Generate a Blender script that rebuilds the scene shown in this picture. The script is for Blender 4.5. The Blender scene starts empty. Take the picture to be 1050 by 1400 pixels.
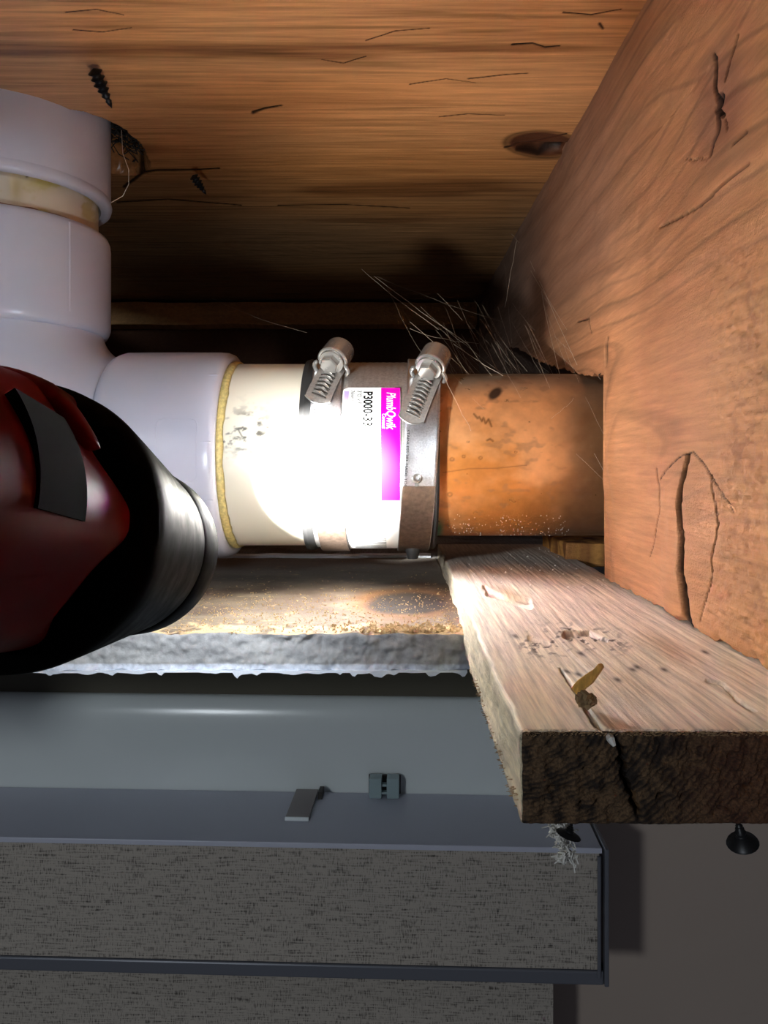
import bpy, bmesh, math, random
import numpy as np
from mathutils import Vector, Matrix
random.seed(7)
S = bpy.context.scene
COL = S.collection
F = 1050.0; VX, VY = 540.0, 640.0          # focal length in px and vanishing point (1050 x 1400 frame)

# ------------------------------------------------------------------ camera
cd = bpy.data.cameras.new('camera'); cam = bpy.data.objects.new('camera', cd); COL.objects.link(cam)
cam.location = (0, 0, 0); cam.rotation_euler = (math.radians(90), 0, 0)
cd.sensor_fit = 'VERTICAL'; cd.sensor_height = 36; cd.sensor_width = 27; cd.lens = 27
cd.shift_x = -15/1400; cd.shift_y = -60/1400; cd.clip_start = 0.005; cd.clip_end = 20
S.camera = cam
# ------------------------------------------------------------------ world and light
w = bpy.data.worlds.new('world'); S.world = w; w.use_nodes = True
w.node_tree.nodes['Background'].inputs[0].default_value = (0.75, 0.8, 1.0, 1)
w.node_tree.nodes['Background'].inputs[1].default_value = 0.0028

def aim(o, target):
    o.rotation_euler = (Vector(target)-o.location).to_track_quat('-Z', 'Y').to_euler()
def spot(name, loc, target, watts, deg, blend, size, col):
    l = bpy.data.lights.new(name, 'SPOT'); l.energy = watts; l.spot_size = math.radians(deg)
    l.spot_blend = blend; l.shadow_soft_size = size; l.color = col
    o = bpy.data.objects.new(name, l); COL.objects.link(o); o.location = loc; aim(o, target); return o
LENS = (-0.0605, 0.2115, -0.0100)           # in the torch's mouth
spot('torch_beam', LENS, (-0.0305, 0.335, -0.0035), 4.6, 25, 0.22, 0.006, (1.0, 0.985, 0.955))
spot('torch_corona', LENS, (0.0050, 0.335, 0.0450), 0.095, 80, 0.9, 0.006, (1.0, 0.98, 0.94))
spot('torch_spill', LENS, (-0.060, 0.345, 0.010), 0.019, 150, 0.6, 0.008, (0.86, 0.92, 1.0))
rl = bpy.data.lights.new('added_room_light', 'POINT'); rl.energy = 0.72; rl.shadow_soft_size = 0.05; rl.color = (0.86, 0.94, 1.0)
ro = bpy.data.objects.new('added_room_light', rl); COL.objects.link(ro); ro.location = (-0.55, -0.78, 0.22)  # unseen light added at front left to brighten the wall and blind
S.view_settings.view_transform = 'Standard'; S.view_settings.look = 'None'
S.view_settings.gamma = 1; S.view_settings.use_curve_mapping = False
S.view_settings.exposure = 4.0

# ------------------------------------------------------------------ helpers
def lin(c):
    c = np.asarray(c, float)/255.0
    return np.where(c <= 0.04045, c/12.92, ((c+0.055)/1.055)**2.4)
def L4(c): r = lin(c); return (float(r[0]), float(r[1]), float(r[2]), 1)
def at(px, py, Y): return Vector(((px-VX)*Y/F, Y, (VY-py)*Y/F))
def sm(a, b, x):
    t = np.clip((x-a)/(b-a), 0, 1); return t*t*(3-2*t)
def _h(i, j, s):
    n = (i.astype(np.int64)*374761393 + j.astype(np.int64)*668265263 + s*1442695041) & 0xffffffff
    n = ((n ^ (n >> 13))*1274126177) & 0xffffffff
    return ((n ^ (n >> 16)) & 0xffff)/65535.0
def vn(x, y, s=0):
    x = np.asarray(x, float); y = np.asarray(y, float)
    i = np.floor(x); j = np.floor(y); u = x-i; v = y-j; u = u*u*(3-2*u); v = v*v*(3-2*v)
    return ((_h(i, j, s)*(1-u)+_h(i+1, j, s)*u)*(1-v) + (_h(i, j+1, s)*(1-u)+_h(i+1, j+1, s)*u)*v)*2-1
def fbm(x, y, o=4, s=0):
    r = 0; a = 1; t = 0
    for k in range(o):
        r = r + a*vn(x*2**k+k*17.3, y*2**k-k*9.1, s+k); t += a; a *= .5
    return r/t
def mix(a, b, t):
    t = np.asarray(t)[..., None]; return np.asarray(a)*(1-t)+np.asarray(b)*t
def seg(px, py, pts, w0, w1=None):
    """1 on a crack line through pts (px), fading over its width"""
    best = np.zeros(px.shape); w1 = w0 if w1 is None else w1
    n = len(pts)-1
    for k in range(n):
        (ax, ay), (bx, by) = pts[k], pts[k+1]
        dx, dy = bx-ax, by-ay; L = dx*dx+dy*dy+1e-9
        t = np.clip(((px-ax)*dx+(py-ay)*dy)/L, 0, 1)
        d = np.hypot(px-ax-t*dx, py-ay-t*dy); ww = w0+(w1-w0)*(k+t)/n
        best = np.maximum(best, np.clip(1.3-d/np.maximum(ww, .1), 0, 1))
    return best
def ell(px, py, cx, cy, rx, ry, rot=0):
    c, s = math.cos(rot), math.sin(rot); x = px-cx; y = py-cy
    return np.hypot((x*c+y*s)/rx, (-x*s+y*c)/ry)
def tag(o, label=None, cat=None, group=None, kind=None):
    if label: o['label'] = label
    if cat: o['category'] = cat
    if group: o['group'] = group
    if kind: o['kind'] = kind
    return o
def empty(name, loc=(0, 0, 0), rz=0):
    o = bpy.data.objects.new(name, None); COL.objects.link(o); o.location = loc; o.rotation_euler = (0, 0, rz)
    o.empty_display_size = 0.01; return o
def mk(name, verts, faces, mat, parent=None, smooth=True, tint=None, sharp=None):
    me = bpy.data.meshes.new(name)
    me.from_pydata([tuple(map(float, v)) for v in verts] if not isinstance(verts, np.ndarray) else verts.tolist(), [], faces)
    if tint is not None:
        a = me.color_attributes.new('tint', 'FLOAT_COLOR', 'POINT')
        t = np.ones((len(verts), 4), np.float32); t[:, :3] = np.clip(tint, 0, 4); a.data.foreach_set('color', t.ravel())
    me.materials.append(mat)
    if smooth: me.polygons.foreach_set('use_smooth', [True]*len(me.polygons))
    me.update()
    if sharp is not None: me.set_sharp_from_angle(angle=math.radians(sharp))
    o = bpy.data.objects.new(name, me); COL.objects.link(o)
    if parent: o.parent = parent
    return o
def fix(o):
    bm = bmesh.new(); bm.from_mesh(o.data); bmesh.ops.remove_doubles(bm, verts=bm.verts, dist=1e-7)
    bmesh.ops.recalc_face_normals(bm, faces=bm.faces); bm.to_mesh(o.data); bm.free(); return o
class MB:
    def __init__(s): s.v = []; s.f = []
    def add(s, v, f):
        n = len(s.v); s.v += [tuple(q) for q in v]; s.f += [[i+n for i in q] for q in f]; return s
    def box(s, c, d, M=None):
        x, y, z = c; a, b, e = d[0]/2, d[1]/2, d[2]/2
        v = [Vector((x+i*a, y+j*b, z+k*e)) for i in (-1, 1) for j in (-1, 1) for k in (-1, 1)]
        if M is not None: v = [M @ q for q in v]
        return s.add(v, [(0, 1, 3, 2), (4, 6, 7, 5), (0, 4, 5, 1), (2, 3, 7, 6), (0, 2, 6, 4), (1, 5, 7, 3)])
    def tube(s, pts, r, n=8, caps=True, rs=None):
        pts = [Vector(p) for p in pts]; N = len(pts); v = []; up = None
        for i, p in enumerate(pts):
            t = (pts[min(i+1, N-1)]-pts[max(i-1, 0)]).normalized()
            if up is None: up = t.orthogonal().normalized()
            up = (up-t*up.dot(t)).normalized(); b = t.cross(up); rr = rs[i] if rs else r
            v += [p+(up*math.cos(a)+b*math.sin(a))*rr for a in [2*math.pi*k/n for k in range(n)]]
        f = [(i*n+k, i*n+(k+1) % n, (i+1)*n+(k+1) % n, (i+1)*n+k) for i in range(N-1) for k in range(n)]
        if caps: f += [tuple(range(n-1, -1, -1)), tuple((N-1)*n+k for k in range(n))]
        return s.add(v, f)
    def lathe(s, prof, M, n=48, closed=False):
        """prof: (r, h) list, turned about local Z of M"""
        v = [M @ Vector((r*math.cos(a), r*math.sin(a), h)) for r, h in prof for a in [2*math.pi*k/n for k in range(n)]]
        N = len(prof); R = range(N if closed else N-1)
        f = [(i*n+k, i*n+(k+1) % n, ((i+1) % N)*n+(k+1) % n, ((i+1) % N)*n+k) for i in R for k in range(n)]
        return s.add(v, f)
    def build(s, name, mat, parent=None, smooth=True, sharp=35, doubles=True):
        o = mk(name, s.v, s.f, mat, parent, smooth)
        if doubles: fix(o)
        if smooth: 
            o.data.polygons.foreach_set('use_smooth', [True]*len(o.data.polygons))
            o.data.set_sharp_from_angle(angle=math.radians(sharp))
        return o
def bevel(o, wd, seg_=2):
    m = o.modifiers.new('bevel', 'BEVEL'); m.width = wd; m.segments = seg_; m.limit_method = 'ANGLE'; m.angle_limit = 0.6
    return o
def gridfaces(nu, nv, base=0, flip=False):
    i, j = np.meshgrid(np.arange(nu-1), np.arange(nv-1), indexing='ij')
    a = base+i*nv+j; q = np.stack([a, a+nv, a+nv+1, a+1], -1).reshape(-1, 4)
    if flip: q = q[:, ::-1]
    return q.tolist()
def boxgrid(name, xs, ys, zs, disp, tint, mat, parent=None, rr=0.001, coarse=()):
    """a box whose six faces are fine grids; disp(P, face) moves points, tint(P, face) colours them"""
    xs, ys, zs = map(np.asarray, (xs, ys, zs)); V = []; T = []; Fc = []; n = 0
    lo = np.array([xs[0], ys[0], zs[0]]); hi = np.array([xs[-1], ys[-1], zs[-1]])
    for ax, side in ((2, 1), (2, 0), (0, 0), (0, 1), (1, 0), (1, 1)):
        ck = 'xyz'[ax]+('+' if side else '-')
        A = [np.concatenate([a_[:-1:9], a_[-1:]]) if ck in coarse and len(a_) > 30 else a_ for a_ in (xs, ys, zs)]; oth = [k for k in (0, 1, 2) if k != ax]
        u, v = np.meshgrid(A[oth[0]], A[oth[1]], indexing='ij')
        P = np.zeros(u.shape+(3,)); P[..., oth[0]] = u; P[..., oth[1]] = v; P[..., ax] = hi[ax] if side else lo[ax]
        P = P.reshape(-1, 3)
        c = np.clip(P, lo+rr, hi-rr); d = P-c; ln = np.linalg.norm(d, axis=1)[:, None]
        Q = c+d/np.maximum(ln, 1e-9)*rr
        key = 'xyz'[ax]+('+' if side else '-')
        dd = np.minimum.reduce([np.minimum(P[:, k]-lo[k], hi[k]-P[:, k]) for k in oth])   # distance to the face's rim
        V.append(disp(Q, key, sm(0, 0.004, dd))); T.append(tint(Q, key))
        flip = (ax in (0, 2)) != bool(side)
        Fc += gridfaces(len(A[oth[0]]), len(A[oth[1]]), n, flip); n += len(P)
    return mk(name, np.concatenate(V), Fc, mat, parent, True, np.concatenate(T))
def project(P): return VX+F*P[:, 0]/P[:, 1], VY-F*P[:, 2]/P[:, 1]
def plain(x, *a): return x

# ------------------------------------------------------------------ materials
def mat(name, color=(200, 200, 200), rough=.5, metal=0, bump=None, tint=False, var=None, streak=None, spec=.5, coat=0, rvar=0, sss=0, trans=0, emit=None):
    m = bpy.data.materials.new(name); m.use_nodes = True; nt = m.node_tree; N = nt.nodes; Lk = nt.links
    b = N['Principled BSDF']; b.inputs['Roughness'].default_value = rough; b.inputs['Metallic'].default_value = metal
    b.inputs['Specular IOR Level'].default_value = spec; b.inputs['Coat Weight'].default_value = coat
    if trans: b.inputs['Transmission Weight'].default_value = trans
    if sss: b.inputs['Subsurface Weight'].default_value = sss; b.inputs['Subsurface Scale'].default_value = .004
    if emit: b.inputs['Emission Color'].default_value = L4(emit[0]); b.inputs['Emission Strength'].default_value = emit[1]
    tc = N.new('ShaderNodeTexCoord')
    def noise(scale, det, vec=(1, 1, 1), rgh=.55):
        mp = N.new('ShaderNodeMapping'); mp.inputs['Scale'].default_value = vec; Lk.new(tc.outputs['Object'], mp.inputs['Vector'])
        n = N.new('ShaderNodeTexNoise'); n.inputs['Scale'].default_value = scale; n.inputs['Detail'].default_value = det; n.inputs['Roughness'].default_value = rgh
        Lk.new(mp.outputs[0], n.inputs['Vector']); return n.outputs[0]
    if tint:
        at_ = N.new('ShaderNodeAttribute'); at_.attribute_name = 'tint'; colr = at_.outputs['Color']
    else:
        rgb = N.new('ShaderNodeRGB'); rgb.outputs[0].default_value = L4(color); colr = rgb.outputs[0]
    def mul(c, fac, lo, hi):
        mr = N.new('ShaderNodeMapRange'); mr.inputs['From Min'].default_value = .3; mr.inputs['From Max'].default_value = .7
        mr.inputs['To Min'].default_value = lo; mr.inputs['To Max'].default_value = hi; Lk.new(fac, mr.inputs[0])
        v = N.new('ShaderNodeVectorMath'); v.operation = 'SCALE'; Lk.new(c, v.inputs[0]); Lk.new(mr.outputs[0], v.inputs['Scale']); return v.outputs[0]
    heights = []
    if var:      # (scale, lo, hi)
        colr = mul(colr, noise(var[0], 4), var[1], var[2])
    if streak:   # (scale, vec, lo, hi, bump)
        s1 = noise(streak[0], 5, streak[1], .65); colr = mul(colr, s1, streak[2], streak[3]); heights.append((s1, streak[4]))
    Lk.new(colr, b.inputs['Base Color'])
    if bump:     # list of (scale, dist)
        for sc, ds in bump: heights.append((noise(sc, 5), ds))
    prev = None
    for h, ds in heights:
        if not ds: continue
        bp = N.new('ShaderNodeBump'); bp.inputs['Distance'].default_value = ds; bp.inputs['Strength'].default_value = 1
        Lk.new(h, bp.inputs['Height'])
        if prev is not None: Lk.new(prev, bp.inputs['Normal'])
        prev = bp.outputs[0]
    if prev is not None: Lk.new(prev, b.inputs['Normal'])
    if rvar:
        mr = N.new('ShaderNodeMapRange'); mr.inputs['From Min'].default_value = .3; mr.inputs['From Max'].default_value = .7
        mr.inputs['To Min'].default_value = max(rough-rvar, .03); mr.inputs['To Max'].default_value = min(rough+rvar, 1)
        Lk.new(noise(120, 4), mr.inputs[0]); Lk.new(mr.outputs[0], b.inputs['Roughness'])
    return m
M_top = mat('planed_wood', tint=True, rough=.24, streak=(1, (22, 480, 300), .72, 1.2, .00020), bump=[(900, .00006)], rvar=.03)
M_joist = mat('sawn_wood', tint=True, spec=.15, rough=.66, streak=(1, (300, 28, 520), .8, 1.16, .00025), bump=[(1500, .00025)])
M_strip = mat('weathered_wood', tint=True, spec=.2, rough=.72, streak=(1, (1100, 45, 700), .68, 1.22, .00022), bump=[(1600, .00012)])
M_end = mat('end_grain', tint=True, rough=.8, var=(2200, .45, 1.5), bump=[(2500, .0004)])
M_plain_wood = mat('dark_plain_wood', (108, 78, 56), rough=.7, streak=(1, (18, 300, 400), .6, 1.25, .0003))
M_pale_wood = mat('pale_wood', (205, 165, 110), rough=.6, streak=(1, (18, 300, 500), .75, 1.15, .0002))
M_chip = mat('splinter_wood', (214, 168, 84), rough=.6, streak=(1, (900, 900, 200), .6, 1.2, .0001))
M_gyp = mat('drywall', tint=True, rough=.9, var=(700, .86, 1.1), bump=[(700, .00022), (2500, .00012)])
M_paper = mat('torn_paper', (226, 232, 240), rough=.8, bump=[(1500, .0001)])
M_pvc = mat('white_pvc', (206, 208, 224), rough=.28, var=(25, .96, 1.03), bump=[(60, .0001)], spec=.5)
M_cream = mat('cream_pvc', tint=True, rough=.33, bump=[(200, .00003)])
M_glue = mat('yellow_cement', (226, 208, 138), rough=.35, var=(700, .7, 1.2), bump=[(900, .0003)])
M_copper = mat('copper', tint=True, rough=.36, metal=.5, rvar=.09, bump=[(220, .00005)], var=(160, .86, 1.1))
M_shield = mat('shield_steel', (176, 172, 168), rough=.5, metal=.75, var=(900, .8, 1.15), bump=[(1800, .00005)])
M_band = mat('band_steel', (205, 208, 214), rough=.4, metal=1, rvar=.09, bump=[(1100, .00006)], var=(1500, .8, 1.15))
M_bright = mat('bright_steel', (170, 168, 164), rough=.25, metal=.7, rvar=.05)
M_slot = mat('slot_shadow', (70, 66, 62), rough=.5, metal=.6)
M_rubber = mat('black_rubber', (46, 46, 46), rough=.6)
M_label = mat('white_label', (244, 250, 250), rough=.42)
M_mag = mat('magenta_print', (222, 8, 190), rough=.6, spec=.1)
M_lilac = mat('lilac_print', (190, 170, 220), rough=.42)
M_ink = mat('black_ink', (5, 5, 5), rough=.9, spec=.03)
M_wink = mat('white_print', (250, 240, 250), rough=.5)
M_red = mat('red_plastic', (104, 5, 7), spec=.03, rough=.38, bump=[(60, .00005)])
M_redd = mat('dark_rubber_inlay', (14, 11, 10), rough=.9, spec=.02)
M_blk = mat('black_plastic', (9, 8, 7), spec=.004, rough=.45, bump=[(90, .00006)], rvar=.08)
M_lens = mat('torch_lens', (240, 245, 255), rough=.1, emit=((240, 245, 255), .4))
M_screw = mat('black_screw', (38, 38, 40), rough=.4, metal=.5)
M_lint = mat('pale_lint', (225, 222, 215), rough=.8)
M_web = mat('cobweb', (235, 215, 190), rough=.35)
M_insul = mat('grey_lint', (52, 48, 44), rough=.95, var=(300, .5, 1.5), bump=[(400, .002)])
M_wall = mat('room_wall', (196, 178, 164), rough=.55, bump=[(160, .0002)])
M_trim = mat('gloss_trim', (236, 242, 240), rough=.22)
M_shadow_band = mat('painted_shadow', (92, 86, 72), rough=.7, bump=[(120, .0002)])  # dark colour standing in for the shadow below the ceiling edge
M_vinyl = mat('grey_vinyl', (206, 208, 222), rough=.4)
M_rail = mat('grey_rail', (120, 122, 130), rough=.3, metal=.3)
M_tagm = mat('taupe_plastic', (150, 140, 138), rough=.4)
M_clear = mat('clear_bracket', (160, 180, 182), rough=.2, spec=.8)
def fabric():
    m = mat('woven_fabric', (150, 144, 136), rough=.85); nt = m.node_tree; N = nt.nodes; Lk = nt.links; b = N['Principled BSDF']
    tc = N.new('ShaderNodeTexCoord'); out = []
    for vec in ((70, 1, 1000), (1300, 1, 240)):
        mp = N.new('ShaderNodeMapping'); mp.inputs['Scale'].default_value = vec; Lk.new(tc.outputs['Object'], mp.inputs[0])
        n = N.new('ShaderNodeTexNoise'); n.inputs['Scale'].default_value = 1; n.inputs['Detail'].default_value = 2; Lk.new(mp.outputs[0], n.inputs[0]); out.append(n.outputs[0])
    a = N.new('ShaderNodeMath'); a.operation = 'ADD'; Lk.new(out[0], a.inputs[0]); Lk.new(out[1], a.inputs[1])
    r = N.new('ShaderNodeValToRGB'); r.color_ramp.elements[0].position = .7; r.color_ramp.elements[1].position = 1.3
    r.color_ramp.elements[0].color = L4((84, 78, 72)); r.color_ramp.elements[1].color = L4((190, 180, 168))
    sc = N.new('ShaderNodeMath'); sc.operation = 'MULTIPLY'; sc.inputs[1].default_value = 1; Lk.new(a.outputs[0], sc.inputs[0])
    Lk.new(sc.outputs[0], r.inputs[0]); Lk.new(r.outputs[0], b.inputs['Base Color'])
    bp = N.new('ShaderNodeBump'); bp.inputs['Distance'].default_value = .0004; Lk.new(a.outputs[0], bp.inputs['Height']); Lk.new(bp.outputs[0], b.inputs['Normal'])
    return m
M_fab = fabric()

# ================================================================== LARGE STRUCTURE
# ---- timber overhead (underside seen), grain along X
ZT = 0.1635
def top_disp(P, k, e):
    P = P.copy()
    px, py = project(P+np.array([0, 0, 0]))
    if k == 'z-':
        X, Y = P[:, 0], P[:, 1]
        g = fbm(X*9+fbm(X*4, Y*20, 2, 5), Y*170, 4, 11)
        h = .00035*g*sm(.21, .24, Y)
        hole = ell(X, Y, -0.151, .398, .020, .042)+.12*fbm(X*90, Y*90, 3, 2)
        h += .030*sm(1.0, .86, hole)
        for c, d in TOP_CRACKS: h += .08*d*c(px, py)
        kn = ell(px, py, 742, 206, 46, 15, .04); h += .006*sm(1.0, .55, kn)*sm(-2, 10, py-203+0*px)
        P[:, 2] += h*e
    P[:, 2] += (P[:, 1]-.27)*.024
    return P
def cr(pts, a, b=None): return lambda px, py: seg(px, py, pts, a, b)
TOP_CRACKS = [
    (cr([(346, 160), (362, 154), (386, 150)], 2.6, .8), .004),
    (cr([(500, 58), (540, 44), (588, 40)], .9, .7), .002), (cr([(90, 18), (132, 14), (170, 22)], 1, .6), .002),
    (cr([(100, 43), (140, 46), (180, 40)], 1, .6), .002), (cr([(770, 18), (808, 21), (850, 13)], 1.4, .7), .003),
    (cr([(700, 64), (728, 62), (745, 68), (765, 66)], 1.6, 1), .003), (cr([(500, 80), (470, 90), (440, 85)], .8, .6), .002),
    (cr([(600, 166), (640, 162), (690, 164)], .8, .5), .002), (cr([(640, 112), (690, 106), (722, 104)], 1, .6), .002),
    (cr([(170, 266), (196, 246), (212, 243), (270, 242), (300, 240)], 2.6, 1.2), .006), (cr([(160, 288), (230, 284), (330, 292)], 1.2, .8), .003),
    (cr([(690, 210), (715, 204), (775, 190)], 1.6, 1), .002), (cr([(820, 34), (824, 40)], 2.5, 2), .003),
    (cr([(380, 292), (470, 291), (560, 296)], .9, .6), .0015), (cr([(560, 120), (610, 112), (650, 118)], .8, .5), .0015)]
def top_tint(P, k):
    X, Y = P[:, 0], P[:, 1]; px, py = project(P)
    wv = fbm(X*5, Y*14, 3, 4)
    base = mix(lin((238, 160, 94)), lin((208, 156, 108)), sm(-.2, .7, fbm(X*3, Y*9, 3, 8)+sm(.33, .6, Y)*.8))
    ring = np.sin((Y+.010*wv+.03*np.exp(-ell(X, Y, .02, .62, .16, .05)**2))*1050+2.2*fbm(X*7, Y*60, 2, 9))
    base = base*(1-.20*sm(.45, 1, ring)*sm(-.3, .5, fbm(X*8, Y*50, 2, 14)+sm(.36, .5, Y)*.6))[:, None]
    fine = fbm(X*26, Y*700, 3, 21); base = base*(1+.16*fine)[:, None]
    strk = sm(.30, .62, fbm(X*11, Y*210, 3, 31)); base = base*(1-.32*strk)[:, None]
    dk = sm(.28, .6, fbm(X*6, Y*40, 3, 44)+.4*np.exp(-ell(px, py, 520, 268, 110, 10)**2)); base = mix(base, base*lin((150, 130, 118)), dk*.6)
    if k == 'z-':
        for c, d in TOP_CRACKS: base = mix(base, lin((34, 18, 12)), np.clip(c(px, py)*1.3, 0, 1)*.92)
        kn = ell(px, py, 742, 205, 52, 19, .04); base = mix(base, lin((84, 44, 30)), sm(1.05, .8, kn)*.95); base = mix(base, lin((20, 10, 8)), seg(px, py, [(706, 213), (735, 219), (765, 214), (778, 204)], 2.5)*.95)
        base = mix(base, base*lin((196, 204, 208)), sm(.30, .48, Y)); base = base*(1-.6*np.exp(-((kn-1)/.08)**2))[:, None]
    return base
ys = np.concatenate([np.linspace(.12, .215, 24), 1/np.linspace(1/.2175, 1/.87, 640)])
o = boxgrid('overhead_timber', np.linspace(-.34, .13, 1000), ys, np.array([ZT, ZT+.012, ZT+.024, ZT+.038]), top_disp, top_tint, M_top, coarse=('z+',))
tag(o, 'broad orange-brown timber overhead with horizontal grain, cracks and screw tips poking through', 'timber')

# ---- joist on the right (face X = XJ), notched for the copper pipe
XJ = .0882
def build_joist():
    pxs = np.concatenate([np.linspace(1500, 826.5, 470), np.linspace(825, 655, 190)])
    nv = 420; Yc = F*XJ/(pxs-VX); near = pxs > 825.8
    zt = ZT+(Yc-.27)*.024+.0016; zb = np.where(near, -.0462, np.interp(Yc, [.325, .37, .463, .56, .60, .66, .81], [.0392, .0455, .064, .088, .094, .060, .030]))
    zb = zb+.0014*fbm(Yc*160, Yc*0, 3, 3)-np.where(near, sm(.27, .20, Yc)*.0008, 0)
    t = np.linspace(0, 1, nv)[None, :]
    nA, nB = 170, 100; nC = nv-nA-nB        # rows below, beside and above the notch, shared by all columns
    tA = np.linspace(0, 1, nA, endpoint=False)[None, :]; tB = np.linspace(0, 1, nB, endpoint=False)[None, :]; tC = np.linspace(0, 1, nC)[None, :]
    m0 = np.where(near, .0392, zb)[:, None]; zb_ = zb[:, None]; mid = .0955
    Z = np.concatenate([zb_*(1-tA)+m0*tA, m0*(1-tB)+mid*tB, mid*(1-tC)+zt[:, None]*tC], 1); Y = np.repeat(Yc[:, None], nv, 1); X = np.full(Z.shape, XJ)
    px = VX+F*X/Y; py = VY-F*Z/Y
    # grain field: stretched along Y, bowed round the knot and forming an arch low on the right
    kn = ell(Y, Z, .2085, .1120, .026, .020)
    ph = Z*1.0+.010*fbm(Y*5, Z*12, 3, 60)-.05*(Y-.3)+.012*np.exp(-kn**2*.5)*np.sign(Z-.112)
    arch = np.sqrt(((Y-.155)/2.6)**2+(Z+.052)**2); mixa = sm(.055, .0, Z)*sm(.36, .30, Y)
    ph = ph*(1-mixa)+(arch+.006*fbm(Y*9, Z*30, 2, 61))*mixa
    ring = np.sin(ph*400+.8*fbm(Y*20, Z*60, 3, 77)); ring2 = sm(.55, 1, ring)
    fz = sm(940, 1020, px)*sm(260, 420, py)*1.0*sm(-.5, .4, fbm(Y*40, Z*40, 3, 80)+.3)      # fuzzy sawn area
    base = mix(lin((202, 146, 104)), lin((176, 122, 86)), sm(-.5, .6, fbm(Y*8, Z*22, 3, 66)))
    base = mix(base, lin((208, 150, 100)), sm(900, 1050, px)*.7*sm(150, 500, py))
    base = base*(1-.24*ring2*(1-.5*fz)*sm(-.5, .4, fbm(Y*12, Z*40, 2, 78)))[..., None]*(1+.10*fbm(Y*60, Z*900, 3, 67))[..., None]
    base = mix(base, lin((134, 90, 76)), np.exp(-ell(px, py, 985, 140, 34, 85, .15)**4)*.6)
    base = base*(1-.34*sm(.80, 1, np.sin(ph*760+1.6*fbm(Y*14, Z*40, 3, 90)))*sm(-.35, .35, fbm(Y*9, Z*26, 2, 91))*(1-.6*fz))[..., None]
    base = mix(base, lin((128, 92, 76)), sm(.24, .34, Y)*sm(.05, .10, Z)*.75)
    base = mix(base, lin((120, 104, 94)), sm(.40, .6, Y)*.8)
    base = base*(1-.20*fz*sm(.05, .5, fbm(Y*300, Z*420, 4, 92)))[..., None]
    h = .0003*ring+.0004*fbm(Y*90, Z*90, 3, 70)+.0008*fz*fbm(Y*420, Z*900, 4, 71)+.0012*fbm(Y*14, Z*25, 2, 72)
    cracks = [([(980, 75), (981, 120), (984, 165), (975, 212)], 3, 2.2, .003), ([(1009, 48), (1005, 75), (995, 110)], 1.6, 1, .004),
              ([(993, 165), (994, 178)], 1.6, 1, .003), ([(905, 310), (935, 297), (960, 282), (1000, 245), (1024, 224)], 1.5, 1.2, .004),
              ([(940, 622), (936, 680), (938, 740), (942, 800), (946, 858)], 2.0, 4.6, .005), ([(938, 740), (948, 862)], 1.5, 2, .002),
              ([(972, 650), (980, 720), (975, 790), (962, 850)], .9, .7, .002), ([(900, 640), (905, 700), (890, 760)], .9, .6, .002),
              ([(830, 462), (829, 500)], 1.5, 1.2, .004), ([(940, 216), (950, 219), (960, 216), (972, 218)], 1, .8, .003),
              ([(905, 655), (930, 625), (945, 618), (975, 655), (1000, 700)], 1.2, .8, .0015), ([(790, 440), (806, 436), (806, 455)], 1.2, .8, .003),
              ([(988, 130), (982, 150), (990, 158)], 4, 3, .004), ([(1022, 180), (1005, 200)], 1.6, 1, .003)]
    for pts, a, b, d in cracks:
        c = seg(px+2.0*vn(px*.02, py*.05, 5), py, pts, a*.9, b*.9); h = h-.4*d*np.clip(c, 0, 1); base = mix(base, lin((20, 10, 7)), np.clip(c*1.3, 0, 1)*.96)
    pr = sm(.9, 1.15, np.abs(px-(955-(py-620)*.02))/16+0)*0
    ri = np.exp(-((px-930)/26)**2)*sm(600, 660, py)*sm(900, 800, py); h = h+.0022*ri
    e = np.minimum(sm(0, .0015, Z-zb_), sm(0, .0015, zt[:, None]-Z)); h = h*e
    X = X-h
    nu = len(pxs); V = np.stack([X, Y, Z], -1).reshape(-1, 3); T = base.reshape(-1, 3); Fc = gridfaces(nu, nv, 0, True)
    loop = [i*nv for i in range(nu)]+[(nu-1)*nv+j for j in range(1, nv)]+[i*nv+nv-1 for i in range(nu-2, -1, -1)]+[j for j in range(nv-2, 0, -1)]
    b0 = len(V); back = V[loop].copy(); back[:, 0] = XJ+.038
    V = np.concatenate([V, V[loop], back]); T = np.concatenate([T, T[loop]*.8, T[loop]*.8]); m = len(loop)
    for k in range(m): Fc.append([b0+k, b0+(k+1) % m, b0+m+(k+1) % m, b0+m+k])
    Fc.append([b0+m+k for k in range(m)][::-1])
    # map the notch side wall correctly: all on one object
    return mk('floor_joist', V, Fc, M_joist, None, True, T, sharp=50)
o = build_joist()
tag(o, 'rough reddish-brown upright joist on the right, knotted and split, notched round the copper pipe', 'joist')

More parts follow.
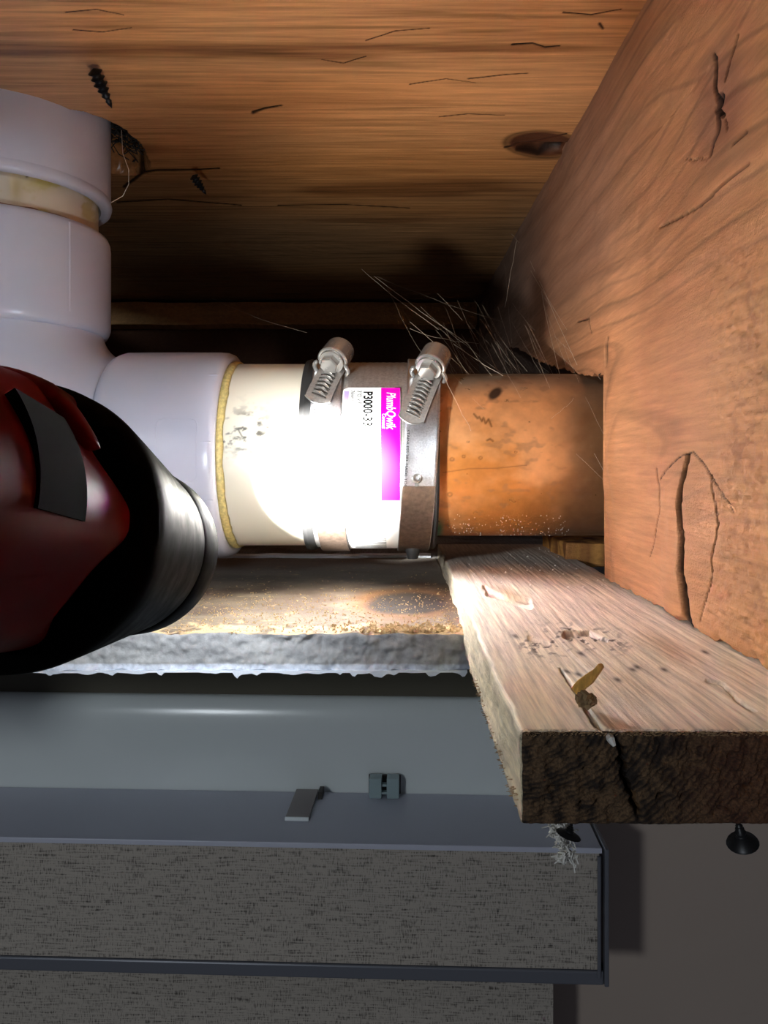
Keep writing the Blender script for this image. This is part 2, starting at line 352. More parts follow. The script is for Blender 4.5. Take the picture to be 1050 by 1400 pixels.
# ---- ledger and back board of the joist bay
xs = np.linspace(-.34, .086, 160)
o = boxgrid('ledger_board', xs, [.802, .815, .83], np.linspace(.150, .1735, 12),
            lambda P, k, e: P+np.stack([0*P[:, 0], 0*P[:, 0], .0012*fbm(P[:, 0]*30, P[:, 2]*30, 3, 5)], -1),
            lambda P, k: lin((206, 160, 108))*(1+.2*fbm(P[:, 0]*14, P[:, 2]*500, 3, 6))[:, None], M_joist)
tag(o, 'thin pale wooden ledger at the far end under the overhead timber', 'board')
o = boxgrid('back_board', np.linspace(-.40, .24, 60), [.832, .85, .87], np.linspace(-.055, .1768, 30), lambda P, k, e: P,
            lambda P, k: lin((96, 66, 50))*(1+.2*fbm(P[:, 0]*6, P[:, 2]*120, 3, 7))[:, None], M_joist)
tag(o, 'dark brown board closing the far end of the bay behind the pipes', 'board')
o = boxgrid('added_side_joist', [-.40, -.38, -.345], np.linspace(.12, .83, 60), np.linspace(-.053, .162, 40), lambda P, k, e: P,
            lambda P, k: lin((150, 104, 74))*(1+.2*fbm(P[:, 1]*6, P[:, 2]*120, 3, 17))[:, None], M_joist)
tag(o, 'brown joist added out of view on the left to keep bounced light in the bay', 'joist')  # unseen, added so bounced light stays in the bay
# ---- top plate behind the drywall, dusty grey
def plate_tint(P, k):
    X, Y = P[:, 0], P[:, 1]; n = fbm(X*40, Y*60, 4, 12)
    return mix(lin((150, 150, 150)), lin((104, 94, 86)), sm(-.3, .5, n))
o = boxgrid('top_plate', np.linspace(-.34, .20, 240), np.linspace(.492, .826, 60), np.linspace(-.085, -.0535, 5),
            lambda P, k, e: P+np.stack([0*P[:, 0]]*2+[.0008*fbm(P[:, 0]*50, P[:, 1]*50, 3, 13)], -1), plate_tint, M_strip, rr=.002)
tag(o, 'dusty grey timber plate along the far edge of the drywall below the pipes', 'timber')
# ---- drywall ceiling with broken edge
def gy_disp(P, k, e):
    P = P.copy(); X, Y, Z = P.T
    edge = sm(.285, .268, Y)
    P[:, 1] += edge*(.0016*fbm(X*60, Z*200, 4, 3)+.0010*fbm(X*400, Z*400, 3, 4))
    P[:, 2] += sm(-.060, -.0578, Z)*edge*(.0010*fbm(X*130, X*0, 4, 6))+sm(-.0690, -.0700, Z)*edge*(.0006*fbm(X*260, X*0, 3, 9)-.0002)
    P[:, 2] += sm(-.060, -.0578, Z)*(.0003*fbm(X*90, Y*140, 4, 16))
    return P
def gy_tint(P, k):
    X, Y, Z = P.T; px, py = project(P)
    g = mix(lin((186, 186, 184)), lin((164, 164, 164)), sm(-.3, .5, fbm(X*90, Z*200, 3, 20)))
    g = mix(g, lin((236, 242, 252)), sm(-.0676, -.0684, Z))
    if k != 'z+': return g
    n = fbm(X*28, Y*45, 4, 22); n2 = fbm(X*260, Y*260, 3, 23)
    t = mix(lin((118, 106, 92)), lin((84, 70, 58)), sm(-.3, .4, n))
    t = mix(t, lin((176, 168, 158)), sm(.35, .46, Y)*.5)
    t = mix(t, lin((122, 86, 44)), sm(.1, .9, n+.5*sm(.34, .28, Y)+.2*n2)*sm(440, 520, px)*.8)
    t = mix(t, lin((212, 186, 142)), sm(.15, .7, n2+.9*sm(.292, .27, Y)-.25)*.75)
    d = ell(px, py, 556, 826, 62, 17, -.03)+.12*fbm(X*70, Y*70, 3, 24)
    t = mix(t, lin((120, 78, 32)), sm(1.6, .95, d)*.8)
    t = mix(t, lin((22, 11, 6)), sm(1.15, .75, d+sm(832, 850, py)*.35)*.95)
    t = mix(t, lin((54, 36, 22)), sm(600, 612, px)*sm(560, 600, px)*sm(860, 835, py)*sm(800, 815, py)*.6)
    return t
xs = np.linspace(-.33, .0262, 760); ysd = np.concatenate([np.linspace(.266, .30, 60), np.linspace(.303, .489, 120)])
gyp = boxgrid('ceiling', xs, ysd, np.linspace(-.0700, -.0572, 22), gy_disp, gy_tint, M_gyp, rr=.0006); gyp['kind'] = 'structure'
# torn face paper along the lower lip, and the strip of tape at the far side
mb = MB(); n = 420
v = []; f = []
for i in range(n):
    x = -.329+.354*i/(n-1)
    d = .0006+.0008*max(0, float(vn(x*170, 0, 3)))+.0009*max(0, float(vn(x*420, 3, 4)))**2*2
    y = .2652+.0006*float(vn(x*90, 1, 5))
    v += [(x, y+.004, -.0703), (x, y, -.0700), (x, y-.0003, -.0700-d), (x, y+.004, -.0709)]
f = [(a*4+k, a*4+(k+1) % 4, a*4+4+(k+1) % 4, a*4+4+k) for a in range(n-1) for k in range(4)]
mk('torn_paper_edge', v, f, M_paper, gyp, False)
mb = MB(); mb.tube([(-.33+.0036*i, .4895, -.0560+.0005*float(vn(i*.3, 0, 8))) for i in range(99)], .0016, 6)
mb.build('white_caulk_bead', M_paper, gyp)

# ---- room wall, painted shadow band and trim, seen below the ceiling
YAW = math.radians(-2.2)
room = Matrix.Translation((0, .56, 0)) @ Matrix.Rotation(YAW, 4, 'Z')
def roomprof(name, prof, x0, x1, m):
    nx = 24; v = []; f = []; k = len(prof)
    for i in range(nx+1):
        x = x0+(x1-x0)*i/nx; v += [room @ Vector((x, y, z)) for y, z in prof]
    f = [(i*k+j, i*k+(j+1) % k, (i+1)*k+(j+1) % k, (i+1)*k+j) for i in range(nx) for j in range(k)]
    f += [tuple(range(k)), tuple(nx*k+j for j in range(k-1, -1, -1))]
    o = mk(name, v, f, m); fix(o); o.data.set_sharp_from_angle(angle=math.radians(40)); o['kind'] = 'structure'; return o
roomprof('wall_back', [(.014, -.090), (.014, -1.2), (.06, -1.2), (.06, -.090)], -1.3, 1.3, M_wall)
roomprof('shadow_band', [(.0135, -.0905), (.006, -.0905), (.006, -.168), (.0135, -.168)], -1.0, .60, M_shadow_band)  # dark strip: shadow under the ceiling edge, put into its colour
arc = [(.004-.010*math.sin(a), -.168-.026*(1-math.cos(a))) for a in np.linspace(0, math.pi/2, 10)]
roomprof('trim_2', [(.0135, -.1684)]+arc+[(-.006, -.300), (.0135, -.300)], -1.0, .118, M_trim)

# ================================================================== PIPES
AY, AZ = .379, .0065                        # pipe axis depth and height
MX = Matrix.Translation((0, AY, AZ)) @ Matrix.Rotation(math.pi/2, 4, 'Y')     # local Z -> world X
def cyl(x, phi, r):                         # phi = 0 faces the camera, pi/2 is the top
    return Vector((x, AY-r*math.cos(phi), AZ+r*math.sin(phi)))
def pipegrid(name, x0, x1, r, nu, nv, tintf, m, parent=None, wall=.006):
    us = np.linspace(x0, x1, nu); ph = np.linspace(-math.pi, math.pi, nv, endpoint=False)
    U, Pp = np.meshgrid(us, ph, indexing='ij'); rr = r+.00012*fbm(U*20, Pp*2, 2, 9)*(np.abs(Pp) < 2.8)
    V = np.stack([U, AY-rr*np.cos(Pp), AZ+rr*np.sin(Pp)], -1).reshape(-1, 3)
    T = tintf(V); a = np.arange(nu-1)[:, None]*nv; j = np.arange(nv)[None, :]
    q = np.stack([a+j, a+(j+1) % nv, a+nv+(j+1) % nv, a+nv+j], -1).reshape(-1, 4).tolist()
    ri = r-wall; n = len(V)                 # bore
    ring = lambda x: np.stack([np.full(nv, x), AY-ri*np.cos(ph), AZ+ri*np.sin(ph)], -1)
    V = np.concatenate([V, ring(x0), ring(x1)]); T = np.concatenate([T, T[:nv], T[-nv:]])
    for k in range(nv):
        k2 = (k+1) % nv; l = (nu-1)*nv
        q += [[k2, k, n+k, n+k2], [l+k, l+k2, n+nv+k2, n+nv+k], [n+k, n+nv+k, n+nv+k2, n+k2]]
    return mk(name, V, q, m, parent, True, T, sharp=40)
def cream_tint(V):
    px, py = project(V); b = np.tile(lin((236, 232, 214)), (len(V), 1)); fr = V[:, 1] < AY
    s = sm(.12, .5, fbm(px*.09, py*.14, 4, 3))*np.exp(-ell(px, py, 335, 590, 30, 26, -.2)**2)*1.5
    s += sm(.1, .4, fbm(px*.2, py*.25, 3, 7))*np.exp(-ell(px, py, 310, 604, 14, 6)**2)
    s += sm(.1, .4, fbm(px*.2, py*.25, 3, 8))*np.exp(-ell(px, py, 372, 586, 12, 8)**2)*.8
    s += seg(px, py, [(326, 588), (331, 597), (336, 598)], 1.2)*.9
    s += seg(px, py, [(352, 675), (356, 675)], 1.2)*.6+seg(px, py, [(351, 632), (352, 633)], 1.2)*.6
    return mix(b, lin((60, 60, 58)), np.clip(s*fr, 0, .85))
t = pipegrid('plastic_pipe', -.098, -.016, .0444, 200, 620, cream_tint, M_cream)
tag(t, 'cream plastic pipe stub with black smudges between white elbow and steel coupling', 'pipe')
# cement bead where it enters the elbow
v = []; nn = 260; kk = 8
for i in range(nn):
    ph = 2*math.pi*i/nn; wob = .0003*float(vn(ph*14, 0, 3)); wd = .0020+.0006*float(vn(ph*5, 2, 4))
    v += [cyl(-.0768+wd*math.cos(a)+wob, ph, .0446+.0012*max(0, math.sin(a))) for a in [2*math.pi*k/kk for k in range(kk)]]
fc = [(i*kk+k, i*kk+(k+1) % kk, ((i+1) % nn)*kk+(k+1) % kk, ((i+1) % nn)*kk+k) for i in range(nn) for k in range(kk)]
g = mk('cement_bead', v, fc, M_glue, t); fix(g)

def copper_tint(V):
    X, Y, Z = V.T; px, py = project(V); ph = np.arcsin(np.clip((Z-AZ)/.0397, -1, 1)); n = fbm(X*45, Z*45, 4, 51); n2 = fbm(X*160, Z*300, 3, 52)
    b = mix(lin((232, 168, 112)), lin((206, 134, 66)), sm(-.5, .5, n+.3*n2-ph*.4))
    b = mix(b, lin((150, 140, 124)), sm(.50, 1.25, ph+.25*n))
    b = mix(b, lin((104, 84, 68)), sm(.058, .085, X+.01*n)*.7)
    b = mix(b, lin((150, 112, 84)), sm(.30, .55, n2)*.4)
    for (cx, cy, r) in ((618, 628, 3), (634, 624, 2.5), (657, 626, 2.5), (615, 676, 3.4), (705, 618, 2), (640, 604, 1.6)):
        b = mix(b, lin((100, 52, 26)), np.exp(-((ell(px, py, cx, cy, r, r*.9)-.8)/.35)**2)*.6)
    b = mix(b, lin((66, 50, 40)), sm(1.2, .6, ell(px, py, 677, 538, 12, 7, -.7)))
    for pts in (((655, 570), (659, 576), (661, 571), (664, 579), (668, 573), (672, 583)), ((648, 566), (653, 572)), ((666, 602), (670, 600), (674, 603))):
        b = mix(b, lin((110, 62, 24)), seg(px, py, pts, 1.5)*.8)
    b = mix(b, lin((120, 66, 30)), seg(px, py, [(606, 646), (640, 641), (680, 640), (720, 636)], 1.0)*.5)
    b = mix(b, lin((30, 150, 120)), sm(.024, .0205, X)*sm(-.7, -1.1, ph)*.9)
    return b
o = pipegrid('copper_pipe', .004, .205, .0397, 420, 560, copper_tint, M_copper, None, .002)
tag(o, 'tarnished orange copper pipe passing into the notch of the right joist', 'pipe')

# ---- white elbow: vertical hub, bend, horizontal hub
XV = -.1934; RC = .060
elbow = empty('pipe_elbow', (XV, AY, AZ)); tag(elbow, 'white plastic elbow fitting turning from upright pipe to the horizontal cream pipe', 'pipe fitting')
def sweep(pts):    # pts: (centre, tangent, radius)
    n = 96; v = []
    for c, t_, r in pts:
        t_ = Vector(t_).normalized(); side = Vector((0, 1, 0)); b = t_.cross(side)
        v += [Vector(c)-Vector((XV, AY, AZ))+(side*math.cos(a)+b*math.sin(a))*r for a in [2*math.pi*k/n for k in range(n)]]
    N = len(pts); f = [(i*n+k, i*n+(k+1) % n, (i+1)*n+(k+1) % n, (i+1)*n+k) for i in range(N-1) for k in range(n)]
    return v, f
TI = .02     # slight lean of the upright run
def vert(z): return (XV, AY, z)
rb = .0466
pts = [(vert(AZ+RC+.004), (0, 0, -1), rb-.001), (vert(AZ+RC+.001), (0, 0, -1), rb)]
for a in np.linspace(0, math.pi/2, 26):
    c = (XV+RC-RC*math.cos(a), AY, AZ+RC-RC*math.sin(a)); pts.append((c, (math.sin(a), 0, -math.cos(a)), rb+.0012*math.sin(2*a)))
pts += [((XV+RC+.003, AY, AZ), (1, 0, 0), rb)]
v, f = sweep(pts); o = MB().add(v, f).build('elbow_body', M_pvc, elbow)
hubp = [(.0448, .0000), (.0466, -.0008), (.0483, -.0002), (.0492, .0016), (.0499, .004), (.0500, .012), (.0500, .046), (.0497, .049), (.0488, .0512), (.0470, .0519), (.0456, .0515), (.0446, .0500), (.0446, .040), (.0440, .0)]
def hub(name, M, parent, L=.0519, prof=hubp):
    k = L/.0519; return MB().lathe([(r, h*k) for r, h in prof], M, 128, True).build(name, M_pvc, parent, sharp=50)
Minv = Matrix.Translation((-XV, -AY, -AZ))
hub('elbow_hub', Minv @ Matrix.Translation((-.1322, AY, AZ)) @ Matrix.Rotation(math.pi/2, 4, 'Y'), elbow, .0545)
hub('elbow_hub', Minv @ Matrix.Translation((XV, AY, AZ+RC)), elbow, .0495)
# moulded plate outline and parting line on the horizontal hub
def cpath(name, pts, r, rad, m, parent, off=(XV, AY, AZ), closed=False):
    P = []
    for k in range(len(pts)-(0 if closed else 1)):
        a = pts[k]; b = pts[(k+1) % len(pts)]
        for i in range(8): P.append(cyl(a[0]+(b[0]-a[0])*i/8, a[1]+(b[1]-a[1])*i/8, rad)-Vector(off))
    P.append(cyl(pts[0][0], pts[0][1], rad)-Vector(off) if closed else cyl(pts[-1][0], pts[-1][1], rad)-Vector(off))
    return MB().tube(P, r, 6).build(name, m, parent)
x0, x1, p0, p1 = -.1030, -.0852, -.25, .30; c = .0025; cp = .05
cpath('moulded_plate_outline', [(x0+c, p1), (x1-c, p1), (x1-.0007, p1-.015), (x1, p1-cp), (x1, p0+cp), (x1-.0007, p0+.015), (x1-c, p0), (x0+c, p0), (x0+.0007, p0+.015), (x0, p0+cp), (x0, p1-cp), (x0+.0007, p1-.015)], .00022, .0500, M_pvc, elbow, closed=True)
for xx, pp in ((-.0835, .78), (-.0835, -.42), (-.0835, .1)): cpath('mould_mark', [(xx, pp), (xx+.0045, pp)], .00018, .0500, M_pvc, elbow)
MB().tube([(.0433+.006*0, -.0245, z) for z in np.linspace(.066, .107, 8)], .0006, 6).build('mould_seam', M_pvc, elbow)

# ---- upright stub and upper coupling
def up_tint(V):
    px, py = project(V); b = np.tile(lin((222, 210, 190)), (len(V), 1)); n = fbm(px*.05, py*.1, 3, 31)
    b = mix(b, lin((196, 176, 112)), sm(.05, .4, n)*.8)
    b = mix(b, lin((206, 190, 110)), np.exp(-ell(px, py, 58, 248, 26, 12)**2)*.9); b = mix(b, lin((180, 160, 100)), np.exp(-ell(px, py, 22, 258, 9, 20)**2)*.7)
    for cx, cy in ((37, 241), (72, 244)): b = mix(b, lin((50, 35, 25)), np.exp(-ell(px, py, cx, cy, 2, 2)**2))
    return b
nu, nv = 60, 500; zz = np.linspace(.094, .150, nu); ph = np.linspace(0, 2*math.pi, nv, endpoint=False)
U, Pp = np.meshgrid(zz, ph, indexing='ij'); rs = .0440
V = np.stack([XV+rs*np.cos(Pp), AY+rs*np.sin(Pp), U], -1).reshape(-1, 3)
a = np.arange(nu-1)[:, None]*nv; j = np.arange(nv)[None, :]
q = np.stack([a+j, a+(j+1) % nv, a+nv+(j+1) % nv, a+nv+j], -1).reshape(-1, 4).tolist()
o = mk('upright_pipe', V, q, M_cream, None, True, up_tint(V))
tag(o, 'short stained cream pipe joining the elbow to the upper white collar', 'pipe')
v = []
for i in range(nn):
    ph_ = 2*math.pi*i/nn; wd = .0012+.0004*float(vn(ph_*9, 0, 3))
    v += [Vector((XV+(.0442+.0008*math.sin(a_))*math.cos(ph_), AY+(.0442+.0008*math.sin(a_))*math.sin(ph_), .1160+wd*math.cos(a_))) for a_ in [2*math.pi*k/kk for k in range(kk)]]
M_primer = mat('brown_primer', (140, 84, 56), rough=.4)
g = mk('primer_ring', v, fc, M_primer, o); fix(g)
col = empty('pipe_collar', (XV, AY, .131)); tag(col, 'white plastic collar at top left rising through the hole in the overhead timber', 'pipe fitting')
pr = [(.0446, .030), (.0446, .0015), (.0452, 0), (.0470, -.0004), (.0488, .0002), (.0497, .0016), (.0500, .004), (.0500, .060), (.0446, .060)]
MB().lathe(pr, Matrix(), 128, True).build('collar_body', M_pvc, col, sharp=50)
MB().lathe([(.0462, -.0006), (.0485, -.0010), (.0500, .0002), (.0506, .0022), (.0500, .0045), (.0490, .0045)], Matrix(), 128, True).build('collar_rim', M_pvc, col, sharp=60)

# ================================================================== SHIELDED COUPLING
X0c, X1c = -.0410, .0185; RS = .0452
cpl = empty('shielded_coupling', (-.010, AY, AZ)); OFF = Vector((-.010, AY, AZ))
tag(cpl, 'steel shielded coupling with two worm clamps and a white and magenta sticker', 'pipe coupling')
MXl = Matrix.Translation((.010, 0, 0)) @ Matrix.Rotation(math.pi/2, 4, 'Y')
sl = [(.0448, X0c-.001), (.0462, X0c-.0012), (.0468, X0c+.001), (.0460, X0c+.003), (.0449, X0c+.004), (.0449, X1c-.004), (.0458, X1c-.003), (.0464, X1c), (.0455, X1c+.0010), (.0420, X1c+.0010), (.0399, X1c+.001), (.0399, X1c-.002), (.0448, X1c-.004)]
MB().lathe(sl, MXl, 128, True).build('rubber_sleeve', M_rubber, cpl)
prof = []
for i in range(121):
    x = X0c+.003+(X1c-X0c-.006)*i/120; prof.append((RS+.00005*math.sin(x*2*math.pi/.0032), x))
prof += [(RS-.0006, prof[-1][1]), (RS-.0006, prof[0][1])]
MB().lathe(prof, MXl, 160, True).build('steel_shield', M_shield, cpl, sharp=60)
def CP(x, phi, r, tl=0, pr=0):              # local point of coupling; tl shears a band sideways with height
    p = cyl(x, phi, r)-OFF; p.x += tl*p.z; return p
def patch(name, x0, x1, a0, a1, r, m, parent, th=.00012, nx=12, na=40, corner=0, tl=0, shp=None):
    v = []; f = []
    for lay in (0, 1):
        for i in range(nx+1):
            for j in range(na+1):
                u = i/nx; t_ = j/na; x = x0+(x1-x0)*u; ph = a0+(a1-a0)*t_
                if corner:
                    d = min(t_, 1-t_)*abs(a1-a0)*r
                    if d < corner:
                        ins = corner-math.sqrt(max(0, corner**2-(corner-d)**2)); x = x0+ins+(x1-x0-2*ins)*u
                if shp: x = shp(x, ph)
                v.append(CP(x, ph, r-th*lay if lay else r, tl))
    n1 = (nx+1)*(na+1)
    for i in range(nx):
        for j in range(na):
            a = i*(na+1)+j; f.append((a, a+1, a+na+2, a+na+1)); f.append((n1+a, n1+a+na+1, n1+a+na+2, n1+a+1))
    rim = [i*(na+1) for i in range(nx+1)]+[nx*(na+1)+j for j in range(1, na+1)]+[i*(na+1)+na for i in range(nx-1, -1, -1)]+[j for j in range(na-1, 0, -1)]
    for k in range(len(rim)): a, b = rim[k], rim[(k+1) % len(rim)]; f.append((a, b, b+n1, a+n1))
    o = mk(name, v, f, m, parent); fix(o); o.data.set_sharp_from_angle(angle=math.radians(50)); return o
RL = RS+.00075
lab = patch('sticker', -.0232, .0024, -1.40, .70, RL, M_label, cpl, .0004, 14, 90, .0025)
patch('magenta_stripe', -.0062, .0023, -.47, .695, RL+.00006, M_mag, lab, .00005, 10, 60)
patch('lilac_panel', -.0226, -.0205, .42, .65, RL+.00006, M_lilac, lab, .00005, 4, 12)
def ctext(body, x, phi0, size, m, r=RL+.00014, shear=0, stretch=1, width=0, name='printed_text', parent=lab, bold=0, tl=0):
    cu = bpy.data.curves.new('t', 'FONT'); cu.body = body; cu.size = size; cu.shear = shear; cu.offset = bold; cu.resolution_u = 3
    ob = bpy.data.objects.new('t', cu); COL.objects.link(ob); dg = bpy.context.evaluated_depsgraph_get(); dg.update()
    me = bpy.data.meshes.new_from_object(ob.evaluated_get(dg)); bpy.data.objects.remove(ob)
    xs_ = [q.co.x for q in me.vertices]; L = max(xs_) or 1; st = width/L if width else stretch
    for q in me.vertices:
        tx, ty = q.co.x*st, q.co.y; q.co = CP(x+ty, phi0-tx/r, r, tl)
    me.name = name; me.materials.append(m); o = bpy.data.objects.new(name, me); COL.objects.link(o); o.parent = parent; return o
ctext('P3000-33', -.0138, .645, .0056, M_ink, width=.0178, bold=.00014)
ctext('3"CI x PL., 3"', -.0167, .655, .0027, M_ink, width=.0122)
ctext('76mm fonte x', -.0196, .655, .0024, M_ink, width=.0112)
ctext('PlumbQwik', -.0036, .635, .0056, M_wink, width=.0190, shear=.25, bold=.00012)
ctext('Connect', -.0056, .39, .0024, M_wink, width=.0072, shear=.25, bold=.00006)
xs_ = [-1.02, -1.05, -1.075, -1.11, -1.14, -1.16, -1.19, -1.225, -1.25, -1.28, -1.31]
for i, ph in enumerate(xs_):
    patch('barcode_line', -.0188, -.0040, ph-(.006 if i % 3 else .011), ph+.003, RL+.00006, M_ink, lab, .00005, 4, 2)
ctext('810', -.0208, -1.12, .0022, M_ink, width=.004)

def clampset(xc, wd, tl, ph_head, ph_tail, skew, nslots):
    B = empty('clamp', (0, 0, 0)); B.parent = cpl
    RB = RS+.0013
    # band: a ring with a rounded section, leaning with height
    n = 200; sec = [(-wd/2, -.0006), (-wd/2, .0002), (-wd/2+.0004, .0005), (-wd/2+.0014, .0003), (wd/2-.0014, .0003), (wd/2-.0004, .0005), (wd/2, .0002), (wd/2, -.0006)]
    v = [CP(xc+a, 2*math.pi*i/n, RB+h, tl) for i in range(n) for a, h in sec]; k = len(sec)
    f = [(i*k+j, i*k+(j+1) % k, ((i+1) % n)*k+(j+1) % k, ((i+1) % n)*k+j) for i in range(n) for j in range(k)]
    o = mk('clamp_band', v, f, M_band, B); fix(o); o.data.set_sharp_from_angle(angle=math.radians(50))
    if True:
        ctext('STAINLESS 301 MADE TORQUE', xc-wd/2+.0010, ph_tail-.04, .0017, M_ink, r=RB+.0004, width=.030, name='stamped_text', parent=o, tl=tl)
    # tail plate with slots and bright thread ridges
    def tp(w_, s, h):      # w_ across, s along (towards the front), skewed
        x = xc+w_*math.cos(skew)-s*math.sin(skew)+.002; ph = ph_head-(s*math.cos(skew)+w_*math.sin(skew))/RB
        return CP(x, ph, RB+h, tl)
    Lt = (ph_head-ph_tail)*RB; v = []; f = []; NU, NV = 12, 24; hw = .0058
    for lay in (0, 1):
        for i in range(NU+1):
            for j in range(NV+1):
                w_ = -hw+2*hw*i/NU; s = -.003+(Lt+.003)*j/NV
                s += (.0022*(1-(w_/hw)**2)-.0015)*sm(.7, 1, np.array(j/NV))
                lift = .0014+.0012*(abs(w_)/hw)**2*.3; v.append(tp(w_, float(s), lift-.0007*lay))
    n1 = (NU+1)*(NV+1)
    for i in range(NU):
        for j in range(NV):
            a = i*(NV+1)+j; f += [(a, a+1, a+NV+2, a+NV+1), (n1+a, n1+a+NV+1, n1+a+NV+2, n1+a+1)]
    rim = [i*(NV+1) for i in range(NU+1)]+[NU*(NV+1)+j for j in range(1, NV+1)]+[i*(NV+1)+NV for i in range(NU-1, -1, -1)]+[j for j in range(NV-1, 0, -1)]
    for q_ in range(len(rim)): a, b = rim[q_], rim[(q_+1) % len(rim)]; f.append((a, b, b+n1, a+n1))
    o = mk('clamp_tail', v, f, M_shield, B); fix(o); o.data.set_sharp_from_angle(angle=math.radians(50))
    mb = MB(); mb.tube([tp(-hw, Lt-.0015, .0018)]+[tp(-hw+2*hw*i/16, Lt-.0015+.0022*(1-(-1+2*i/16)**2), .0018) for i in range(1, 16)]+[tp(hw, Lt-.0015, .0018)], .00035, 6); mb.build('tail_lip', M_bright, o)
    s0 = .0035; ds = (Lt-.0045-s0)/(nslots-1)
    for k in range(nslots):
        s = s0+ds*k; ridge = [tp(-.0030+.0060*t_, s+.0011*(t_-.5), .0016+.0012*math.sin(math.pi*t_)) for t_ in np.linspace(0, 1, 9)]
        MB().tube(ridge, .00055, 8, rs=[.0003]+[.00052]*7+[.0003]).build('thread_ridge', M_bright, o)
        MB().tube([tp(-.0034+.0068*t_, s+ds*.5+.0011*(t_-.5), .00155) for t_ in np.linspace(0, 1, 6)], .00045, 6).build('slot', M_slot, o)
    # housing + hex screw
    pO = tp(0, 0, 0); tdir = (tp(0, .002, 0)-tp(0, -.002, 0)).normalized(); nd = Vector((0, pO.y, pO.z)).normalized(); nd = (nd-tdir*nd.dot(tdir)).normalized(); wdir = nd.cross(tdir)
    M = Matrix.Translation(pO) @ Matrix((wdir, nd, tdir)).transposed().to_4x4()      # local: x across, y outwards, z along screw towards front
    h0 = .0058
    Ms = M @ Matrix.Translation((0, h0, 0))
    hexp = MB(); R = .0044; zf = .0036
    rings = [(R, -.0005), (R, zf-.0006), (R*.86, zf)]
    v = [Ms @ Vector((r*math.cos(math.pi/3*i+.26), r*math.sin(math.pi/3*i+.26), z)) for r, z in rings for i in range(6)]
    f = [(a*6+i, a*6+(i+1) % 6, a*6+6+(i+1) % 6, a*6+6+i) for a in (0, 1) for i in range(6)]+[tuple(range(12, 18)), tuple(range(5, -1, -1))]
    sc = mk('hex_screw', v, f, M_bright, B, False); fix(sc)
    MB().lathe([(.0001, -.0012), (.0056, -.0012), (.0058, -.0006), (.0056, -.0001), (.0001, .0001)], Ms, 32).build('screw_flange', M_bright, sc)
    thr = [(.0001, -.016)]+[(.0037 if i % 2 else .0029, -.016+.0148*i/22) for i in range(23)]
    MB().lathe(thr, Ms, 20).build('screw_thread', M_bright, sc)
    # arched housing shell behind the head
    sh = MB(); n = 18; v = []
    for zz_, sca in ((-.0016, 1), (-.0022, 1.06), (-.0125, 1.0), (-.0130, .94), (-.0130, .86), (-.0016, .86)):
        for i in range(n+1):
            a = math.pi*(-.12)+math.pi*1.24*i/n; v.append(M @ Vector((.0068*sca*math.cos(a), h0+.0066*sca*math.sin(a)-.0002, zz_)))
    f = [(a*(n+1)+i, a*(n+1)+i+1, ((a+1) % 6)*(n+1)+i+1, ((a+1) % 6)*(n+1)+i) for a in range(6) for i in range(n)]
    f += [tuple(a*(n+1) for a in range(6)), tuple(a*(n+1)+n for a in range(5, -1, -1))]
    sh.add(v, f); sh.build('screw_housing', M_bright, B)
    for sgn in (-1, 1):
        MB().tube([M @ Vector((sgn*(.0066+.0014*math.sin(t_*3)), .0062-.0062*t_, .0006-.0008*t_)) for t_ in np.linspace(0, 1, 9)], .0009, 8, rs=[.0005]+[.001]*7+[.0006]).build('housing_ear', M_bright, B)
    # rivet ring low on the band
    pr_ = CP(xc-.001, -.235, RB+.0003, tl); Mr = Matrix.Translation(pr_) @ Matrix.Rotation(math.pi/2-.2, 4, 'X')
    MB().lathe([(.0007, -.0001), (.0008, .0005), (.0017, .0009), (.0023, .0004), (.0024, -.0004)], Mr, 20).build('rivet', M_bright, B)
    MB().box((0, 0, 0), (.0016, .0008, .0012), Matrix.Translation(CP(xc-.001, -.235-.065, RB+.0004, tl))).build('rivet_tab', M_bright, B)
    M_doc = M_brown
    patch('band_overlap', xc-wd/2+.0004, xc+wd/2-.0004, -2.2, -.31, RB+.00075, M_doc, B, .0004, 6, 50, 0, tl)
M_brown = mat('stained_band', (140, 122, 108), rough=.42, metal=.85, var=(500, .7, 1.15), bump=[(1500, .00005)])
clampset(-.0298, .0134, -.03, .90, .47, .30, 6)
clampset(.0112, .0150, .055, .80, .26, .30, 9)
# the rubber nub under the right band
MB().lathe([(.0001, -.0035), (.0024, -.0032), (.0030, -.001), (.0036, .0005), (.0036, .003)], Matrix.Translation(CP(.0085, -1.30, RS+.003, 0)), 20).build('rubber_nub', M_rubber, cpl)

